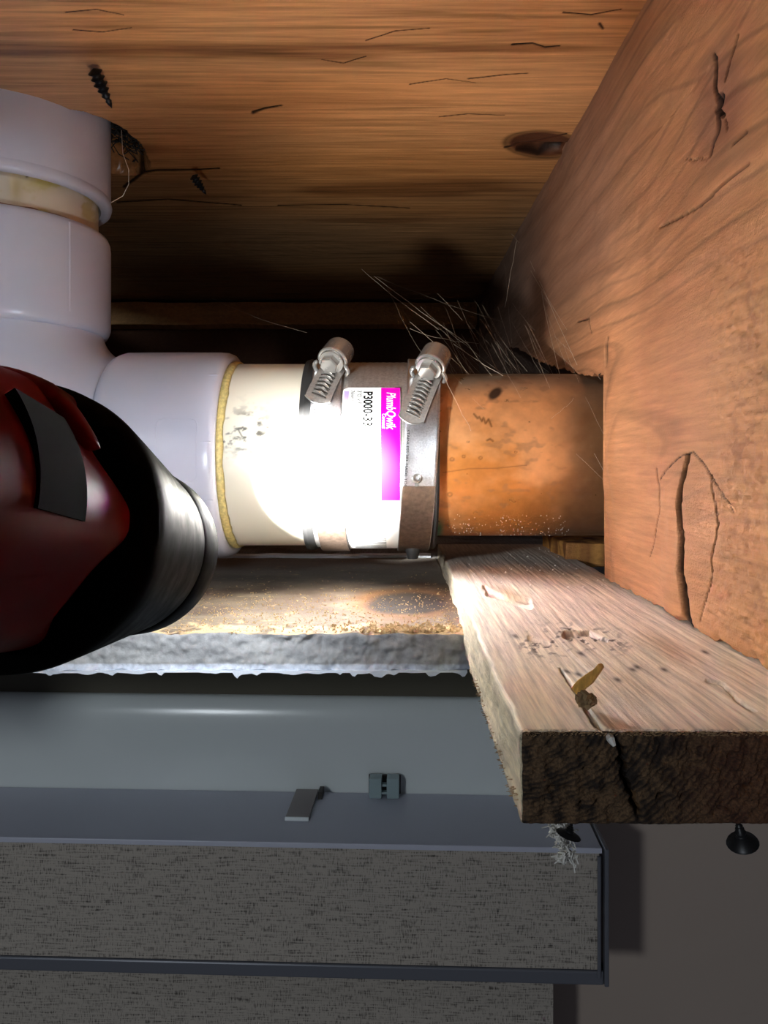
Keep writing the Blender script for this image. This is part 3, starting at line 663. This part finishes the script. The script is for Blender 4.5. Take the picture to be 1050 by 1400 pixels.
# ================================================================== FURRING STRIP
Zs1, Zs0 = -.0480, -.0655
def strip_disp(P, k, e):
    P = P.copy(); X, Y, Z = P.T; px, py = project(P)
    top = sm(Zs0+.008, Zs1, Z)
    g = .00018*fbm(X*900+5*fbm(X*20, Y*9, 2, 3), Y*16, 3, 11)+.0003*fbm(X*60, Y*30, 2, 12)
    if k == 'z+':
        c = seg(px, py, [(762, 912), (778, 935), (790, 952), (812, 985), (835, 1010)], .8, 4); g = g-.006*c
        for pts, a, b, d in STRIPC: g = g-d*np.clip(seg(px+1.2*vn(px*.2, py*.2, 4), py, pts, a, b), 0, 1)
        P[:, 2] += g*e
    if k == 'x-': P[:, 0] -= (.0007*fbm(Y*80, Z*160, 3, 14))*e
    if k == 'y-':
        rr_ = np.hypot(X-.020, (Z+.046)*1.5); g2 = .00015*np.sin(rr_*5200+3*fbm(X*60, Z*60, 2, 5))+.0011*fbm(X*700, Z*700, 4, 15)
        cr_ = np.exp(-(np.abs(X-.0402+.25*(Z-Zs1)+.0006*vn(Z*900, X*0, 3))/.0004)**2); P[:, 1] += (g2+.004*cr_)*e+.0
    # ragged edges and hairs at the cut end, dressing on the long edges
    n = .0006*fbm(X*700, Z*700+Y*300, 3, 16); P[:, 1] += n*sm(.150, .141, Y)
    P[:, 0] += .0007*fbm(Y*110, Z*150, 3, 17)*sm(.030, .0228, X)
    P[:, 0] += (Y-.14)*.012
    P[:, 0] += sm(.098, .108, X)*.0+sm(.09, .1, X)*.0018*fbm(Y*60, Z*30, 3, 18)
    return P
STRIPC = [([(655, 803), (670, 812), (700, 824), (718, 830)], 2.2, 3.5, .003), ([(660, 812), (690, 818), (716, 822)], 3.5, 4, .0012),
          ([(770, 868), (800, 866), (825, 876)], 5, 2, .0012), ([(965, 930), (985, 935), (1010, 960), (1030, 972)], 2, 1.5, .003), ([(720, 872), (745, 880)], 3, 2, .001)]
def strip_tint(P, k):
    X, Y, Z = P.T; px, py = project(P)
    if k == 'y-':
        rr_ = np.hypot(X-.020, (Z+.046)*1.5); g = np.sin(rr_*5200+3*fbm(X*60, Z*60, 2, 5))
        g = g*.35+1.5*fbm(X*500, Z*500, 4, 55); b = mix(lin((98, 74, 50)), lin((30, 18, 10)), sm(-.5, .7, g)); b = mix(b, lin((92, 48, 26)), sm(.045, .065, X)*.5)
        cr_ = np.exp(-(np.abs(X-.0402+.25*(Z-Zs1))/.0005)**2); return mix(b, lin((16, 10, 8)), cr_*.9)
    n = fbm(X*25, Y*10, 3, 41); n2 = fbm(X*700+4*fbm(X*20, Y*9, 2, 3), Y*16, 3, 42)
    b = mix(lin((250, 240, 220)), lin((242, 228, 212)), sm(-.4, .4, n))
    ridge = np.sin((X+.0028*fbm(X*14, Y*13, 3, 43))*1250); b = b*(1-.13*sm(.5, 1, ridge))[:, None]
    b = b*(1-.13*sm(.1, .6, n2))[:, None]
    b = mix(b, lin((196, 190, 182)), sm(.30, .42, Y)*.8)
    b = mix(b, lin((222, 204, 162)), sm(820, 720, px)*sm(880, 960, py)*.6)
    b = mix(b, lin((160, 132, 84)), sm(.1, .5, fbm(X*40, Y*30, 3, 45))*sm(.2, .16, Y)*sm(.045, .06, X)*.6)
    if k == 'x-': b = mix(b, lin((206, 194, 164)), .6+0*X)
    if k == 'z+':
        s = sm(.18, .5, fbm(px*.12, py*.25, 3, 46))*(np.exp(-ell(px, py, 800, 872, 45, 13, .2)**2)*1.6+np.exp(-ell(px, py, 735, 882, 32, 14, .2)**2)*1.1)
        s += seg(px, py, [(762, 912), (778, 935)], .9)*.7
        for (cx, cy) in ((772, 917), (788, 921), (842, 929), (862, 915), (790, 893), (700, 870), (960, 892), (905, 915), (868, 912)): s += np.exp(-ell(px, py, cx, cy, 6, 2.2, .4)**2)*.9
        for pts, a, b_, d in STRIPC: s += seg(px, py, pts, a*.6, b_*.5)*.35
        b = mix(b, lin((60, 48, 42)), np.clip(s, 0, .85))
        c = seg(px, py, [(778, 935), (790, 952), (812, 985)], 1, 3.6); b = mix(b, lin((40, 30, 22)), c*.8)
        b = mix(b, lin((186, 140, 84)), np.exp(-ell(px, py, 690, 812, 32, 7, .35)**2)*.6)
        b = mix(b, lin((176, 128, 80)), np.exp(-ell(px, py, 905, 885, 40, 12, .5)**2)*.5)
    return b
ysn = 1/np.linspace(1/.1405, 1/.487, 520)
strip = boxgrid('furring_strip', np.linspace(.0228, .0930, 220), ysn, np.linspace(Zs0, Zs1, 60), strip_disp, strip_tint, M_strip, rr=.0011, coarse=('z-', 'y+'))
tag(strip, 'weathered pale wooden strip with dark cut end running back under the right joist', 'board')
strip.data.materials.append(M_end)
nP = len(strip.data.polygons); mi = np.zeros(nP, np.int32)
nn_ = np.zeros(nP*3); strip.data.polygons.foreach_get('center', nn_); cc = nn_.reshape(-1, 3)
mi[cc[:, 1] < .1412] = 1
strip.data.polygons.foreach_set('material_index', mi)
# saw fuzz on the cut end: upper rim hairs
mb = MB(); rnd = random.Random(4)
for i in range(520):
    x = .0236+.068*rnd.random(); l = .0003+.0007*rnd.random()
    y = .1400; z = Zs1-.0003-.0008*rnd.random()
    mb.tube([(x, y+.0012, z-.0002), (x+rnd.uniform(-.0004, .0004), y-l*.6, z+l*.7)], .00013, 3, rs=[.00016, .00005])
for i in range(160):
    y = .145+.10*rnd.random(); l = .0002+.0004*rnd.random(); z = Zs0+rnd.random()*.004; x = .0228+(y-.14)*.012
    mb.tube([(x+.0006, y, z), (x-l, y+rnd.uniform(-.0005, .0005), z-l*.3)], .00013, 3, rs=[.00018, .00005])
M_fuzz = mat('wood_fuzz', (170, 140, 104), rough=.8)
o = mb.build('saw_fuzz', M_fuzz, strip, doubles=False); o['kind'] = 'stuff'
# splinter standing on the strip
def slab_from(pts, th, name, m, parent=None, dirv=Vector((.5, 1, 0))):
    d = dirv.normalized()*th; n = len(pts); v = [Vector(p) for p in pts]+[Vector(p)+d for p in pts]
    f = [tuple(range(n)), tuple(range(2*n-1, n-1, -1))]+[(i, n+i, n+(i+1) % n, (i+1) % n) for i in range(n)]
    o = mk(name, v, f, m, parent, False); fix(o); return o
Ysp = .1555
p_ = [(780, 941), (790, 953), (799, 942), (808, 935), (817, 922), (823, 913), (821, 909), (818, 907), (811, 915), (800, 922), (788, 931)]
o = slab_from([at(x, y, Ysp-(941-y)*.00003) for x, y in p_], .0016, 'splinter', M_chip, strip, Vector((.55, .8, -.1))); bevel(o, .0002, 2)
mb = MB()
for i in range(26):
    c = at(802+rnd.uniform(-9, 9), 957+rnd.uniform(-7, 8), .1535+rnd.uniform(-.002, .001)); s_ = rnd.uniform(.0005, .0012)
    mb.box((0, 0, 0), (s_*1.6, s_, s_), Matrix.Translation(c) @ Matrix.Rotation(rnd.random()*3, 4, (rnd.random(), rnd.random(), 1)))
M_fray = mat('frayed_bark', (128, 108, 78), rough=.9)
mb.build('frayed_fibres', M_fray, strip, smooth=False)
mb = MB(); mb.tube([at(815, 980, .1495), at(827, 998, .1440), at(836, 1012, .1395), at(840, 1020, .1392)], .0005, 6, rs=[.0004, .0009, .0007, .0003]); mb.build('pale_sliver', M_lint, strip)
# offcut below the copper pipe
xs = np.linspace(.084, .138, 60)
o = boxgrid('wood_offcut', np.linspace(.0905, .140, 70), np.linspace(.405, .478, 60), np.linspace(-.0520, -.0395, 10),
            lambda P, k, e: P+np.stack([.002*fbm(P[:, 1]*50, P[:, 2]*60, 3, 2), .001*fbm(P[:, 0]*50, P[:, 2]*60, 3, 3), .0014*fbm(P[:, 0]*80, P[:, 1]*80, 4, 1)], -1),
            lambda P, k: mix(lin((190, 138, 76)), lin((120, 78, 46)), sm(-.2, .4, fbm(P[:, 0]*120, P[:, 1]*120, 3, 4))), M_joist)
tag(o, 'small rough orange wood offcut wedged under the copper pipe beside the joist', 'wood scrap')

# ================================================================== SCREWS
def screw(name, tip, head_dir, L, r, label, grp=None, head=False, cat='screw', bend=0):
    e = empty(name, tip); tag(e, label, cat, grp)
    q = Vector(head_dir).normalized().to_track_quat('Z', 'Y').to_matrix().to_4x4()
    pr = [(.0001, 0), (r*.35, L*.12)]; n = max(6, int(L/(r*.8)))
    for i in range(n): z = L*(.12+.86*i/n); k = min(1, .45+i/n*1.2); pr += [(r*.62*k, z), (r*1.0*k, z+L*.86/n*.45), (r*.62*k, z+L*.86/n*.75)]
    pr.append((.0001, L)); MB().lathe(pr, q, 14).build('threaded_shank', M_screw, e, sharp=80)
    if head:
        pr = [(r*.7, L*.55), (r*1.0, L*.72), (r*2.6, L*.90), (r*2.8, L*.97), (r*2.5, L), (r*.8, L*1.0), (r*.7, L*.92), (.0001, L*.92)]
        MB().lathe(pr, q, 20).build('screw_head', M_screw, e)
    return e
def ztop(Y): return ZT+(Y-.27)*.024
screw('screw_tip', at(153, 148, .324), (-.18, -.75, .62), .0165, .0030, 'longer black screw tip poking through the overhead timber above the collar')
screw('screw_tip', at(282, 266, .425), (-.35, -.55, .50), .0125, .0026, 'shorter black screw tip poking out beside the crack right of the pipe')
screw('nail', at(818, 513, .330), (.9, .3, .3), .004, .0010, 'tiny bright nail at the lower corner of the joist notch', cat='nail')
e = screw('drywall_screw', at(1008, 1118, .150), (.3, .25, -1), .0062, .0011, 'dark screw head hanging under the right end of the wooden strip', head=True)
e = screw('screw_stub', at(782, 1125, .152), (-.3, 0, -1), .0026, .0009, 'dark screw stub under the wooden strip beside the pale lint', head=True)

# ---- lint, hole filling, cobwebs
mb = MB()
for (cx, cy, sx, sy, n) in ((766, 1137, 9, 5, 120), (772, 1167, 7, 8, 70), (770, 1150, 3, 8, 30)):
    for i in range(n):
        a = at(cx+rnd.gauss(0, sx*.6), cy+rnd.gauss(0, sy*.55), .158+rnd.gauss(0, .001)); p = [a]
        for k in range(4): p.append(p[-1]+Vector((rnd.gauss(0, .0005), rnd.gauss(0, .0004), rnd.gauss(0, .0005))))
        mb.tube(p, .00016, 3)
o = mb.build('lint_tuft', M_lint, doubles=False); tag(o, 'pale fluffy lint tuft dangling from the underside of the wooden strip', 'lint', kind='stuff')
mb = MB()
for i in range(120):
    a = Vector((-.146+rnd.gauss(0, .005), .405+rnd.gauss(0, .014), .182+rnd.gauss(0, .004))); p = [a]
    for k in range(6): p.append(p[-1]+Vector((rnd.gauss(0, .003), rnd.gauss(0, .004), rnd.gauss(0, .002))))
    mb.tube(p, .00035, 3)
o = mb.build('hole_fluff', M_insul, doubles=False); tag(o, 'grey fibrous fluff stuffed in the pipe hole of the overhead timber', 'fluff', kind='stuff')
mb = MB(); mb.tube([at(166, 178, .385), at(168, 210, .380), at(176, 232, .378), at(176, 252, .378), at(168, 268, .378), at(152, 277, .372)], .00018, 4); o = mb.build('hair_strand', M_web)
tag(o, 'thin pale hair hanging down beside the upper white collar', 'hair')
mb = MB()
def thread(a, ya, b, yb, r=.00010, sag=.001, n=12):
    A = at(a[0], a[1], ya); B = at(b[0], b[1], yb)
    mb.tube([A.lerp(B, t_)+Vector((float(vn(t_*7, a[0], 3))*.0004, 0, -sag*4*t_*(1-t_)+float(vn(t_*9, a[1], 4))*.0004)) for t_ in np.linspace(0, 1, n)], r, 3)
TH = [((495, 368), .50, (600, 450), .42), ((512, 378), .50, (640, 470), .42), ((514, 378), .5, (690, 440), .48), ((600, 447), .42, (830, 660), .325), ((560, 440), .40, (770, 612), .345),
      ((620, 470), .38, (716, 530), .36), ((700, 320), .55, (735, 362), .52), ((706, 300), .60, (708, 350), .56), ((712, 325), .55, (790, 500), .36), ((735, 355), .50, (745, 398), .48),
      ((725, 370), .48, (820, 520), .34), ((706, 330), .55, (690, 420), .55), ((690, 360), .58, (700, 470), .5), ((740, 398), .46, (775, 560), .35), ((660, 420), .5, (765, 590), .345),
      ((640, 440), .45, (760, 562), .345), ((600, 500), .335, (645, 590), .338), ((655, 450), .45, (720, 600), .34), ((560, 450), .4, (655, 470), .42), ((290, 408), .6, (420, 455), .42), ((575, 420), .46, (700, 520), .37),
      ((585, 470), .38, (660, 560), .342), ((530, 395), .45, (575, 482), .345), ((700, 440), .46, (745, 520), .36), ((720, 440), .44, (830, 655), .325), ((770, 470), .38, (828, 600), .326),
      ((640, 500), .38, (700, 560), .345), ((680, 420), .5, (730, 560), .35), ((832, 650), .326, (848, 664), .312), ((841, 651), .318, (850, 668), .311), ((754, 572), .342, (785, 545), .345)]
for a, ya, b, yb in TH: thread(a, ya, b, yb, rnd.choice([.00003, .00005, .00008]), rnd.uniform(0, .002))
for i in range(34):
    x = rnd.uniform(590, 760); y = rnd.uniform(400, 500); L = rnd.uniform(30, 110); t_ = rnd.uniform(.7, 1.3); yy = rnd.uniform(.37, .46)
    thread((x, y), yy, (x+L*math.cos(t_), y+L*math.sin(t_)), yy-.04, .00003, rnd.uniform(0, .001), 6)
o = mb.build('cobweb', M_web, doubles=False); tag(o, 'dusty cobweb strands strung between coupling, copper pipe and right joist', 'cobweb', kind='stuff')
# crumbs on the drywall, strip and pipes
mb = MB()
def crumb(p, s_): 
    Mx = Matrix.Translation(p) @ Matrix.Rotation(rnd.random()*3, 4, (rnd.random(), rnd.random(), rnd.random()+.1))
    v = [Mx @ (Vector(q)*s_*rnd.uniform(.7, 1.3)) for q in ((1, 0, -.6), (-.5, .87, -.6), (-.5, -.87, -.6), (0, 0, .9))]; mb.add(v, [(0, 1, 2), (0, 3, 1), (1, 3, 2), (2, 3, 0)])
for i in range(2600):
    y = .2665+abs(rnd.gauss(0, .045)); x = rnd.uniform(-.13, .025)
    if y > .485: continue
    s_ = rnd.choice([.00018, .00025, .00035, .0005])
    crumb(Vector((x, y, -.0571)), s_)
for i in range(340):
    x = rnd.gauss(.004, .010); y = .267+abs(rnd.gauss(0, .006))
    if x < .025: crumb(Vector((x, y, -.0568)), rnd.uniform(.0004, .0011))
M_crumb = mat('sawdust', (196, 168, 124), rough=.8)
o = mb.build('sawdust', M_crumb, smooth=False, doubles=False); tag(o, 'scattered pale sawdust and crumbs on top of the drywall', 'sawdust', kind='stuff')
mb = MB()
for i in range(160):
    ph = rnd.uniform(-1.4, -.75); x = rnd.uniform(.022, .082); crumb(cyl(x, ph, .0398), rnd.uniform(.0001, .0003))
for i in range(60): crumb(Vector((rnd.uniform(.03, .09), rnd.uniform(.30, .46), -.0478)), rnd.uniform(.0002, .0005))
o = mb.build('pipe_dust', M_lint, smooth=False, doubles=False); tag(o, 'white dust specks on the lower copper pipe and strip beneath', 'dust', kind='stuff')

# ================================================================== TORCH
C0 = Vector((-.0757, .150, -.0107)); C1 = Vector((-.0790, .236, -.0255)); ax = (C1-C0).normalized()
tor = empty('torch', C0*.87); tor.scale = (.87, .87, .87); tag(tor, 'red and black hand torch at the left shining on the steel coupling', 'torch')
q = ax.to_track_quat('Z', 'Y').to_matrix().to_4x4()          # local z along the beam
pr = [(.0150, -.006), (.0230, -.005), (.0270, -.002), (.0290, .001), (.0293, .005), (.0285, .016), (.0246, .066), (.0246, .080), (.0243, .0855), (.0236, .0868), (.0222, .0868), (.0218, .084), (.0212, .060), (.0150, .050)]
MB().lathe(pr, q, 128, True).build('black_head', M_blk, tor, sharp=30)
MB().lathe([(.0246, .0665), (.0250, .068), (.0250, .0845), (.0244, .0872), (.0236, .0872), (.0236, .0665)], q, 128, True).build('bezel', M_blk, tor)
MB().lathe([(.0001, .0600), (.0212, .0600), (.0214, .0612), (.0001, .0612)], q, 64).build('lens', M_lens, tor)
# red body: lobed shell gripping the back of the head
nu, nv = 60, 160; V = []
for i in range(nu):
    u = i/(nu-1)
    for j in range(nv):
        th = 2*math.pi*j/nv; c_ = math.cos(th); s_ = math.sin(th)        # local x = ?, y = ?
        d = q @ Vector((c_, s_, 0)); ang = math.atan2(d.z, d.x)           # 0 = right, pi/2 = up
        lob = .5+.5*math.cos(5*(ang-1.25)); lug = math.exp(-((ang-1.22)/.30)**2)
        end = -.0095+.0125*lob**2+.004*lug
        z = -.085+(end+.085)*u
        r = .0235+.0012*lob+.0032*lug*float(sm(.55, .9, np.array(u)))-.0030*float(sm(.93, 1.0, np.array(u)))*(1-.5*lob)
        r *= 1-.10*float(sm(.5, .0, np.array(u)))
        V.append(q @ Vector((r*c_, r*s_, z)))
Fc = [(i*nv+j, i*nv+(j+1) % nv, (i+1)*nv+(j+1) % nv, (i+1)*nv+j) for i in range(nu-1) for j in range(nv)]
Fc += [tuple(range(nv-1, -1, -1)), tuple((nu-1)*nv+j for j in range(nv))]
o = mk('red_body', V, Fc, M_red, tor); fix(o); o.data.set_sharp_from_angle(angle=math.radians(45))
def tpatch(name, a0, a1, z0, z1, r, m, th=.0012, nx=14, nz=8, taper=0):
    v = []; f = []
    for lay in (0, 1):
        for i in range(nx+1):
            for j in range(nz+1):
                ang = a0+(a1-a0)*i/nx; zz_ = z0+(z1-z0)*j/nz+taper*(i/nx-.5); rr_ = r-th*lay
                w_ = Vector((math.cos(ang), 0, math.sin(ang))); w_ = (w_-ax*w_.dot(ax)).normalized(); v.append(w_*rr_+ax*zz_)
    n1 = (nx+1)*(nz+1)
    for i in range(nx):
        for j in range(nz): a = i*(nz+1)+j; f += [(a, a+1, a+nz+2, a+nz+1), (n1+a, n1+a+nz+1, n1+a+nz+2, n1+a+1)]
    rim = [i*(nz+1) for i in range(nx+1)]+[nx*(nz+1)+j for j in range(1, nz+1)]+[i*(nz+1)+nz for i in range(nx-1, -1, -1)]+[j for j in range(nz-1, 0, -1)]
    for k in range(len(rim)): a, b = rim[k], rim[(k+1) % len(rim)]; f.append((a, b, b+n1, a+n1))
    o = mk(name, v, f, m, tor); fix(o); o.data.set_sharp_from_angle(angle=math.radians(40)); return o
tpatch('rubber_inlay', -.10, .62, -.046, -.028, .0252, M_redd, .0018)
# lug with the switch at the upper right of the body
K = 1/.87
def TL(px, py, Y): return at(px, py, Y)*K-C0
cL = TL(48, 566, .117); e1 = (TL(125, 606, .118)-cL).normalized(); e3 = Vector((.15, -.95, .25)); e3 = (e3-e1*e3.dot(e1)).normalized(); e2 = e3.cross(e1)
v = []; f = []; na, nb_ = 40, 20
for i in range(nb_+1):
    b_ = -math.pi/2+math.pi*i/nb_
    for j in range(na):
        a_ = 2*math.pi*j/na; x = math.cos(b_)*math.cos(a_); y = math.cos(b_)*math.sin(a_); z = math.sin(b_)
        px_ = x*(.0125 if x > 0 else .0140)*(1-.25*max(0, x)*abs(y)); py_ = y*(.0062 if y > 0 else .0066)*(1-.35*max(0, x)); pz = z*.0060
        d_ = math.hypot(x+.10, y*1.2)
        if z > 0: pz -= .0030*math.exp(-(d_/.45)**4)
        v.append(cL+e1*px_+e2*py_+e3*pz)
f = [(i*na+j, i*na+(j+1) % na, (i+1)*na+(j+1) % na, (i+1)*na+j) for i in range(nb_) for j in range(na)]
o = MB().add(v, f).build('switch_lug', M_red, tor, sharp=80)
Mb = Matrix.Translation(cL+e3*.0030+e1*.001) @ Matrix((e1, e2, e3)).transposed().to_4x4() @ Matrix.Diagonal((1.35, .72, 1, 1))
MB().lathe([(.0001, .0002), (.0020, .0002), (.0026, .0012), (.0036, .0014), (.0040, .0004), (.0040, -.002)], Mb, 28).build('switch', M_redd, tor)

# ================================================================== ROLLER BLIND (in the room below)
bo = room @ Vector((.1325, -.083, -.2340))
bl = empty('roller_blind', bo, YAW); tag(bl, 'grey fabric-fronted roller blind cassette mounted on the wall below the ceiling', 'blind')
Lb = .85
def bbox(name, x0, x1, y0, y1, z0, z1, m, bv=.0006, parent=bl):
    o = MB().box(((x0+x1)/2, (y0+y1)/2, (z0+z1)/2), (x1-x0, y1-y0, z1-z0)).build(name, m, parent, smooth=False); bevel(o, bv); return o
bbox('top_cover', -Lb, -.002, .0022, .0760, -.003, 0, M_vinyl)
bbox('valance_fabric', -Lb, -.0035, 0, .0016, -.0745, -.0030, M_fab, .0003)
bbox('valance_top_rail', -Lb, -.002, -.0008, .0022, -.0028, .0006, M_vinyl, .0005)
bbox('valance_bottom_rail', -Lb, -.001, -.001, .010, -.0835, -.0750, M_rail, .001)
ec = [(-.0022, .0006), (.0760, .0006), (.0760, -.060), (.070, -.074), (.055, -.0838), (-.0022, -.0838)]
v = [(x, y, z) for x in (-.0008, .0020) for y, z in ec]; n = len(ec)
o = mk('end_cap', v, [tuple(range(n)), tuple(range(2*n-1, n-1, -1))]+[(i, (i+1) % n, n+(i+1) % n, n+i) for i in range(n)], M_rail, bl, False); fix(o); bevel(o, .0008, 3)
MB().tube([(-.0040, -.0016, -.004), (-.0040, -.0016, -.078)], .0012, 8).build('edge_cord', M_rail, bl)
bbox('shade_fabric', -Lb, -.026, .034, .0352, -.55, -.030, M_fab, .0003)
MB().tube([(-Lb, .045, -.036), (-.012, .045, -.036)], .022, 32).build('roller_tube', M_rail, bl)
# clear bracket and little tag on the cassette top
xb = -.1395
for dx in (-.0062, .0062): bbox('bracket_rib', xb+dx-.0044, xb+dx+.0044, .064, .074, .0008, .0155-abs(dx)*.1, M_clear, .0006)
bbox('bracket_plate', xb-.0115, xb+.0115, .0735, .0752, .0005, .014, M_slot, .0003)
for zz_ in (.003, .0085): bbox('bracket_bridge', xb-.003, xb+.003, .066, .0705, zz_, zz_+.0016, M_clear, .0003)
bbox('taupe_tag', xb-.0640, xb-.0480, .030, .0755, .0005, .0022, M_tagm, .0004)
bbox('tag_lip', xb-.0640, xb-.0480, .0285, .0297, .0005, .0030, M_label, .0003)
bbox('tag_slot', xb-.0465, xb-.0435, .062, .073, .0005, .0055, M_slot, .0003)
